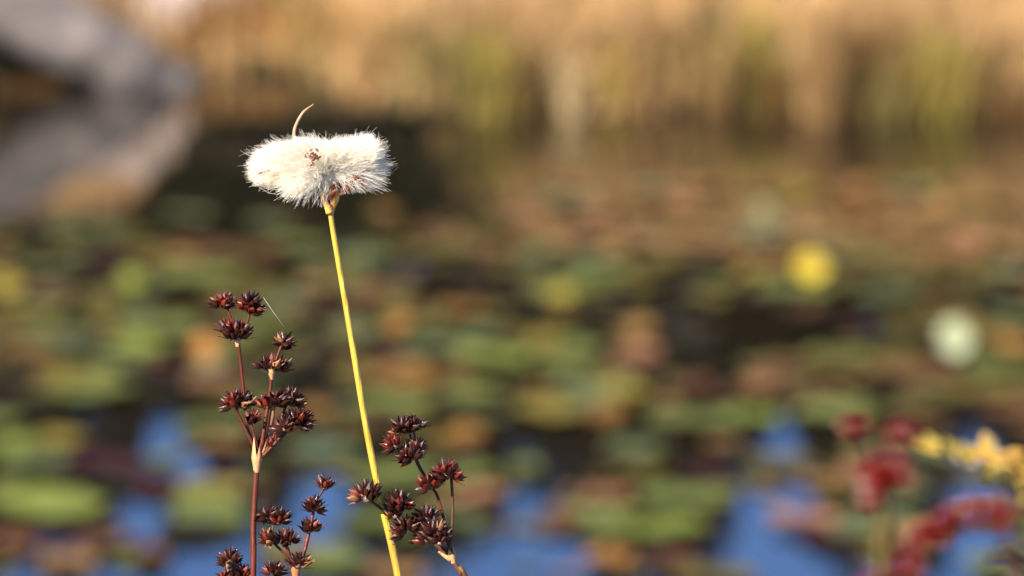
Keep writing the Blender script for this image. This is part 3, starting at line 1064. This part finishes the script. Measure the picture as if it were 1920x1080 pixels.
# --- E: blurred red rush close to the lens
M_red = material('red_capsule', (0.06, 0.003, 0.002), 0.28, 0.35, 200, color2=(0.23, 0.011, 0.004), spec=0.6, coat=0.3)
CAPE = [capsule_mesh(i + 40, M_red) for i in range(3)]
M_gs = material('green_stem', (0.050, 0.040, 0.006), 0.5, 0.25, 200, color2=(0.085, 0.065, 0.010), spec=0.15)
DE = 0.76


def red_head(par, x, y, ax, R, n, spr, depth=DE):
    global CAPS, CAPR
    s1, s2 = CAPS, CAPR
    CAPS = CAPR = CAPE
    seed_head(par, x, y, ax, R, int(n * 1.3), depth, 0.5, spr, cl=R * 0.8)
    CAPS, CAPR = s1, s2


tail = to_ground(1652, 1050, 1651, 1110, DE)
E_ = rush('rush', foot(tail), 'out of focus rush with a big glossy red seed head on a thick olive stem')
stem_obj('stem', E_, [(1662, 925), (1655, 980), (1651, 1110)], [11, 14, 15], M_gs, DE, 10, 6, tail)
for P in [[(1660, 930), (1640, 890), (1606, 810)], [(1662, 925), (1680, 870), (1692, 815)], [(1660, 960), (1690, 1050), (1700, 1066)]]:
    stem_obj('branch', E_, P, [6, 5, 5], M_stem, DE, 8, 5)
for x, y, ax, R, n_, spr in [(1604, 812, -5, 42, 16, 110), (1692, 826, 5, 42, 14, 100), (1664, 905, 0, 62, 20, 110), (1648, 945, -20, 46, 8, 90), (1702, 1080, 5, 48, 22, 100), (1640, 1100, 0, 40, 12, 90)]:
    red_head(E_, x, y, ax, R, n_, spr)
# --- F: arching red rush at the right edge
tail = to_ground(1706, 1060, 1704, 1120, DE)
F_ = rush('rush', foot(tail), 'out of focus rush arching to the right with red seed heads, one shining pink')
stem_obj('stem', F_, [(1868, 962), (1835, 940), (1800, 948), (1752, 995), (1720, 1050), (1706, 1120)], [5, 7, 8, 8, 9, 9], M_stem, DE, 10, 6, tail)
for x, y, ax, R, n_, spr in [(1866, 972, 0, 48, 22, 120), (1830, 966, -10, 42, 16, 100), (1790, 982, -30, 46, 16, 100), (1746, 1018, -20, 54, 20, 100)]:
    red_head(F_, x, y, ax, R, n_, spr)
tail = to_ground(1900, 1080, 1910, 1130, 0.8)
G_ = rush('rush', foot(tail), 'out of focus nearly black rush head at the bottom right corner')
stem_obj('stem', G_, [(1893, 1050), (1898, 1090), (1910, 1130)], [6, 7, 8], M_stem2, 0.8, 10, 5, tail)
for x, y, ax, R, n_ in [(1890, 1060, -10, 52, 20), (1912, 1080, 20, 52, 20)]:
    seed_head(G_, x, y, ax, R, n_, 0.8, 0, 95, cl=28)

# --- yellow sprig in front at the right
M_yel = material('yellow_leaf', (0.26, 0.19, 0.030), 0.5, 0.2, 60, color2=(0.33, 0.24, 0.035), spec=0.4, trans=0.3)
M_yel2 = material('yellow_orange_leaf', (0.40, 0.21, 0.03), 0.5, 0.2, 60, color2=(0.44, 0.28, 0.05), spec=0.4, trans=0.3)
DY = 0.88
tail = to_ground(1975, 960, 1985, 1110, DY)
Y_ = bpy.data.objects.new('yellow_sprig', None)
COL.objects.link(Y_)
Y_.location = foot(tail)
tag(Y_, 'out of focus sprig of narrow yellow leaves reaching in at the right edge', 'plant')
stem_obj('stem', Y_, [(1715, 832), (1780, 850), (1850, 862), (1905, 878), (1950, 930), (1985, 1110)], [2, 3, 4, 5, 5, 6], M_yel2, DY, 8, 6, tail)


def leaf(par, x0, y0, x1, y1, wd, m, depth):
    a, b_ = px(x0, y0, depth), px(x1, y1, depth)
    d_ = b_ - a
    u = K * depth
    sdv = d_.cross(FWD).normalized()
    V, F = [], []
    for i in range(7):
        t_ = i / 6
        ww = wd * u * 0.5 * math.sin(math.pi * min(1, t_ * .92 + .06)) ** .7
        p = a + d_ * t_ + FWD * (0.12 * d_.length * math.sin(t_ * 3)) - UP * 0.05 * d_.length * t_ * t_
        V += [p - sdv * ww, p - FWD * ww * .3, p + sdv * ww]
    for i in range(6):
        for k in range(2):
            F.append((i * 3 + k, i * 3 + k + 1, i * 3 + k + 4, i * 3 + k + 3))
    n_ = len(V)
    V = [v - par.location for v in V]
    return obj('leaf', mesh('leaf', V, F, m), par)


for q in [(1712, 830, 1770, 846, 18, 0), (1735, 812, 1762, 842, 14, 0), (1762, 824, 1740, 850, 16, 0), (1775, 822, 1800, 862, 18, 0), (1785, 850, 1830, 870, 20, 0),
          (1800, 830, 1825, 858, 18, 0), (1850, 862, 1846, 806, 22, 1), (1822, 838, 1862, 866, 22, 1), (1835, 858, 1888, 850, 20, 1), (1866, 848, 1850, 812, 16, 0),
          (1880, 856, 1920, 846, 20, 1), (1890, 866, 1912, 842, 18, 1), (1870, 880, 1838, 896, 22, 0), (1885, 870, 1850, 884, 18, 0), (1895, 880, 1880, 905, 18, 0),
          (1915, 880, 1925, 915, 22, 1), (1922, 920, 1905, 890, 16, 0), (1905, 866, 1940, 880, 20, 1), (1926, 930, 1912, 944, 14, 0)]:
    leaf(Y_, q[0], q[1], q[2], q[3], q[4], M_yel2 if q[5] else M_yel, DY + random.uniform(-.01, .01))

# ------------------------------------------------------------------ the cottongrass
M_ys = material('cottongrass_stem', (0.36, 0.20, 0.014), 0.45, 0.15, 300, color2=(0.54, 0.35, 0.032), spec=0.45, stretch=(1, 1, .05), bump=0.35, bscale=900)
M_os = material('cottongrass_sheath', (0.55, 0.19, 0.03), 0.4, 0.3, 400, color2=(0.80, 0.42, 0.06), spec=0.5, stretch=(1, 1, .3))
M_scale = material('cottongrass_scale', (0.035, 0.010, 0.004), 0.5, 0.35, 500, color2=(0.16, 0.042, 0.010), spec=0.4)
M_bract = material('cottongrass_bract', (0.28, 0.15, 0.10), 0.55, 0.25, 500, color2=(0.42, 0.24, 0.15), spec=0.3)


def hair_mat(name, c):
    m = bpy.data.materials.new(name)
    m.use_nodes = True
    t = m.node_tree
    b = t.nodes['Principled BSDF']
    b.inputs['Base Color'].default_value = (*c, 1)
    b.inputs['Roughness'].default_value = 0.5
    b.inputs['Specular IOR Level'].default_value = 0.4
    tr = t.nodes.new('ShaderNodeBsdfTranslucent')
    tr.inputs['Color'].default_value = (*c, 1)
    mx = t.nodes.new('ShaderNodeMixShader')
    mx.inputs[0].default_value = 0.55
    t.links.new(b.outputs[0], mx.inputs[1])
    t.links.new(tr.outputs[0], mx.inputs[2])
    t.links.new(mx.outputs[0], t.nodes['Material Output'].inputs['Surface'])
    return m


M_h1 = hair_mat('cotton_white', (0.985, 0.96, 0.91))
M_h2 = hair_mat('cotton_cream', (0.95, 0.85, 0.62))

tail = to_ground(740, 1055, 752, 1110, D)
H_ = bpy.data.objects.new('cottongrass', None)
COL.objects.link(H_)
H_.location = foot(tail)
tag(H_, 'white fluffy cottongrass head on a long slender yellow stem, sharply in focus', 'cottongrass')
stem_obj('stem', H_, [(618, 384), (624, 430), (643, 540), (668, 690), (692, 830), (716, 945), (752, 1110)],
         [5.6, 5.8, 6.2, 6.6, 7.2, 7.6, 8.2], M_ys, D, 12, 8, tail)
stem_obj('sheath', H_, [(618, 400), (614, 388), (607, 374), (602, 356)], [6.8, 6.4, 4.5, 2.5], M_os, D - .0006, 10, 5)
stem_obj('sheath', H_, [(619, 402), (623, 388), (629, 372), (630, 355)], [6.0, 6.0, 7.0, 5.0], M_os, D + .0006, 10, 5)
stem_obj('bract', H_, [(566, 292), (553, 262), (552, 245), (558, 228), (569, 210), (588, 195)], [3.2, 3.2, 3.1, 2.8, 2.3, .7], M_bract, D + .004, 8, 6)


# brown spikelet scales under and between the hairs
def scale_mesh(seed):
    r = random.Random(seed)
    V, F = [], []
    for i in range(6):
        t_ = i / 5
        wd = .26 * math.sin(math.pi * min(1, .12 + .86 * t_)) ** .8
        V += [(-wd, 0.06 * t_, t_), (0, -.08, t_), (wd, 0.06 * t_, t_)]
    for i in range(5):
        for k in range(2):
            F.append((i * 3 + k, i * 3 + k + 1, i * 3 + k + 4, i * 3 + k + 3))
    return mesh('scale', V, F, M_scale)


SC = [scale_mesh(i) for i in range(3)]


def scale_piece(x, y, ax, ln, dz, wd=1.0):
    a = math.radians(ax)
    axis = (RIGHT * math.sin(a) + UP * math.cos(a) + FWD * random.uniform(-.4, .3)).normalized()
    o = obj('scale', random.choice(SC), H_, px(x, y, D + dz) - H_.location)
    o.rotation_mode = 'QUATERNION'
    z = axis
    yv = (FWD - z * FWD.dot(z)).normalized()
    xv = yv.cross(z).normalized()
    m = Matrix((xv, yv, z)).transposed()
    o.rotation_quaternion = m.to_quaternion() @ Quaternion((0, 0, 1), random.uniform(-.5, .5))
    s_ = ln * PXM
    o.scale = (s_ * wd, s_ * wd, s_)


for i in range(90):
    u = random.random()
    x = 610 + 62 * u + random.uniform(-6, 6)
    y = 368 - 20 * u + random.uniform(-12, 5)
    scale_piece(x, y, random.uniform(10, 80), random.uniform(15, 27), random.uniform(-.0036, .003), .5)
for i in range(10):
    scale_piece(610 + random.uniform(-4, 14), 372 + random.uniform(-6, 4), random.uniform(-25, 40), random.uniform(18, 28), random.uniform(-.002, .002), .7)

# hairs: lumps (x, y, dz mm, rx, ry px, rz mm, hairs, root x, root y, cream share)
LUMPS = [
    (512, 300, 0.0, 44, 31, 4.5, 2300, 575, 316, .10),
    (498, 324, -1.5, 32, 22, 3.5, 1200, 570, 322, .35),
    (545, 296, -2.0, 48, 40, 6.0, 2200, 592, 320, .15),
    (560, 332, -3.0, 42, 38, 4.5, 2000, 604, 322, .08),
    (580, 284, 0.5, 46, 30, 6.0, 1700, 606, 312, .08),
    (586, 316, -5.0, 36, 30, 3.0, 1300, 606, 322, .05),
    (625, 290, -2.5, 48, 33, 6.0, 2200, 618, 318, .12),
    (656, 282, 0.0, 44, 26, 6.0, 1800, 625, 312, .10),
    (685, 286, 0.5, 34, 37, 5.5, 2000, 634, 318, .08),
    (696, 310, 1.0, 33, 26, 4.0, 1200, 636, 328, .12),
    (674, 294, -2.0, 42, 24, 4.5, 1500, 628, 322, .15),
    (686, 334, 3.5, 36, 20, 2.5, 420, 640, 338, .1),
]
VV, MI = [], []
SEG = 6
for (cx, cy, dz, rx, ry, rz, nh, bx_, by_, cream) in LUMPS:
    u = rng.normal(0, 1, (nh, 3))
    u /= np.linalg.norm(u, axis=1)[:, None]
    # bias away from the base of the head
    dirv = np.array([cx - bx_, cy - by_, 0.0])
    L = np.linalg.norm(dirv) + 1e-6
    u += 0.45 * (dirv / L) * np.array([1, 1, 1])
    u /= np.linalg.norm(u, axis=1)[:, None]
    ex = rng.normal(0.98, 0.09, nh) + (rng.random(nh) < 0.10) * rng.uniform(0.05, 0.50, nh)
    ex *= np.array([1 + 0.34 * mnoise.noise(Vector((v[0] * 2.6 + cx, v[1] * 2.6, v[2] * 2.6))) for v in u])
    ex = np.clip(ex, 0.6, 1.5)
    tip = np.stack([cx + u[:, 0] * rx * ex, cy + u[:, 1] * ry * ex, dz * 1e-3 / PXM + u[:, 2] * (rz * 1e-3 / PXM) * ex], 1)
    keep = ~((tip[:, 0] > 606) & (tip[:, 0] < 702) & (tip[:, 1] > 327 - 0.04 * (tip[:, 0] - 606)) & (rng.random(nh) < 0.93))
    u, ex, tip = u[keep], ex[keep], tip[keep]
    nh = len(tip)
    f = rng.uniform(0.0, 0.55, nh)[:, None]
    root = np.array([bx_, by_, dz * .5e-3 / PXM])[None] * (1 - f) + np.array([cx, cy, dz * 1e-3 / PXM])[None] * f + rng.normal(0, 3.0, (nh, 3))
    root[:, 1] += 2
    d_ = tip - root
    ln = np.linalg.norm(d_, axis=1)[:, None]
    dn = d_ / ln
    # bow each hair a little, plus a finer wave that grows toward the tip
    q = rng.normal(0, 1, (nh, 3)); q -= (q * dn).sum(1)[:, None] * dn; q /= np.linalg.norm(q, axis=1)[:, None]
    q2 = np.cross(q, dn)
    bow = rng.normal(0, 0.14, nh)[:, None] * ln
    wav = rng.normal(0, 1.6, nh)[:, None]
    ph = rng.uniform(0, 6.28, nh)[:, None]
    # clumping: the ends of neighbouring hairs draw together
    cc = tip + np.array([mnoise.noise_vector(Vector(v / 13.0)) for v in tip]) * 13.0
    pts = []
    for k in range(SEG + 1):
        s_ = k / SEG
        p = root + d_ * s_ + q * bow * math.sin(math.pi * s_) * 1.0 + q2 * wav * np.sin(ph + s_ * 7) * s_
        p = p + (cc - tip) * 0.75 * s_ * s_
        p[:, 1] += 3.0 * s_ * s_ * (ln[:, 0] / 60)       # sag
        pts.append(p)
    pts = np.stack(pts, 1)                                # nh, SEG+1, 3 (px space)
    W = np.array(CAM)[None, None] + (D + pts[..., 2:3] * PXM) * (np.array(FWD) + (pts[..., 0:1] - 960) * K * np.array(RIGHT) + (540 - pts[..., 1:2]) * K * np.array(UP))
    VV.append(W - np.array(H_.location))
    MI.append((rng.random(nh) < cream * (0.5 + 0.5 * np.sin(tip[:, 0] * .12 + tip[:, 1] * .2))).astype(np.int32))
# long loose hairs that droop over the brown underside
n1 = 440
r0 = np.stack([rng.uniform(592, 650, n1), rng.uniform(315, 334, n1), rng.uniform(-32, -8, n1)], 1)
e0 = np.stack([rng.uniform(600, 735, n1), rng.uniform(322, 366, n1), rng.uniform(-45, -6, n1)], 1)
e0[:130, 0] = rng.uniform(545, 622, 130); e0[:130, 1] = rng.uniform(345, 392, 130)
pts = []
for k in range(SEG + 1):
    s_ = k / SEG
    p = r0 * (1 - s_) + e0 * s_
    p[:, 1] -= (10 * math.sin(math.pi * s_)) * (rng.random() * .3 + .6)
    p += np.sin(rng.uniform(0, 6, (n1, 3)) * .2 + s_ * 6) * 1.0 * s_
    pts.append(p)
pts = np.stack(pts, 1)
W = np.array(CAM)[None, None] + (D + pts[..., 2:3] * PXM) * (np.array(FWD) + (pts[..., 0:1] - 960) * K * np.array(RIGHT) + (540 - pts[..., 1:2]) * K * np.array(UP))
VV.append(W - np.array(H_.location))
MI.append(np.zeros(n1, np.int32))
HP = np.concatenate(VV)
MI = np.concatenate(MI)
n = len(HP)
tan = np.gradient(HP, axis=1)
tan /= np.linalg.norm(tan, axis=2)[..., None]
ref = rng.normal(0, 1, (n, 1, 3))
A1 = np.cross(tan, ref); A1 /= np.linalg.norm(A1, axis=2)[..., None]
A2 = np.cross(tan, A1)
rad = (np.linspace(1, 0.35, SEG + 1)[None] * rng.uniform(2.2e-5, 4.8e-5, n)[:, None])[..., None]
ring = [HP + rad * (A1 * math.cos(a_) + A2 * math.sin(a_)) for a_ in (0, 2.094, 4.189)]
Vh = np.stack(ring, 2).reshape(-1, 3)                     # n, SEG+1, 3 sides
base = np.arange(n)[:, None, None] * (SEG + 1) * 3
fq = np.array([(k * 3 + i, k * 3 + (i + 1) % 3, (k + 1) * 3 + (i + 1) % 3, (k + 1) * 3 + i) for k in range(SEG) for i in range(3)])
Fh = (base + fq[None]).reshape(-1, 4)
hm = mesh('cotton_hairs', Vh, Fh, [M_h1, M_h2])
hm.polygons.foreach_set('material_index', np.repeat(MI, len(fq)))
tag(obj('cotton_hairs', hm, H_), kind='stuff')
# little orange scales showing in the middle of the white
for i in range(30):
    scale_piece(586 + random.gauss(0, 6), 300 + random.gauss(0, 6.5), random.uniform(-70, 70), random.uniform(5, 10), -.0078 + random.uniform(-.001, .0006), .8)
for i in range(3):
    scale_piece(484 + i * 7, 326 - i * 2, 70, 13, -.0045, .5)

# spider thread
M_thread = hair_mat('spider_silk', (0.55, 0.57, 0.50))
a_, b_ = px(494, 558), px(532, 612)
th = obj('spider_thread', mesh('spider_thread', *tube([a_ - a_, (b_ - a_) * .5 - Vector((0, 0, .0001)), b_ - a_], [4e-5] * 3, 5), M_thread), loc=a_)
tag(th, 'fine pale spider thread stretched between two seed heads of the tall rush', 'spider thread')

# moss and short grass on the near bank, under the plants
n = 9000
x = rng.uniform(-2.5, 2.5, n)
y = rng.uniform(-1.0, 2.3, n)
P = np.stack([x, y, [near_z(a, c) - .005 for a, c in zip(x, y)]], 1)
V, F = blades(P, rng.uniform(0.04, 0.12, n), rng.uniform(0.002, 0.004, n), rng.normal(0, 0.03, (n, 2)))
tag(obj('near_grass', mesh('near_grass', V, F, R_olive, False)), 'short olive grass on the near bank at the foot of the rushes', 'grass', kind='stuff')
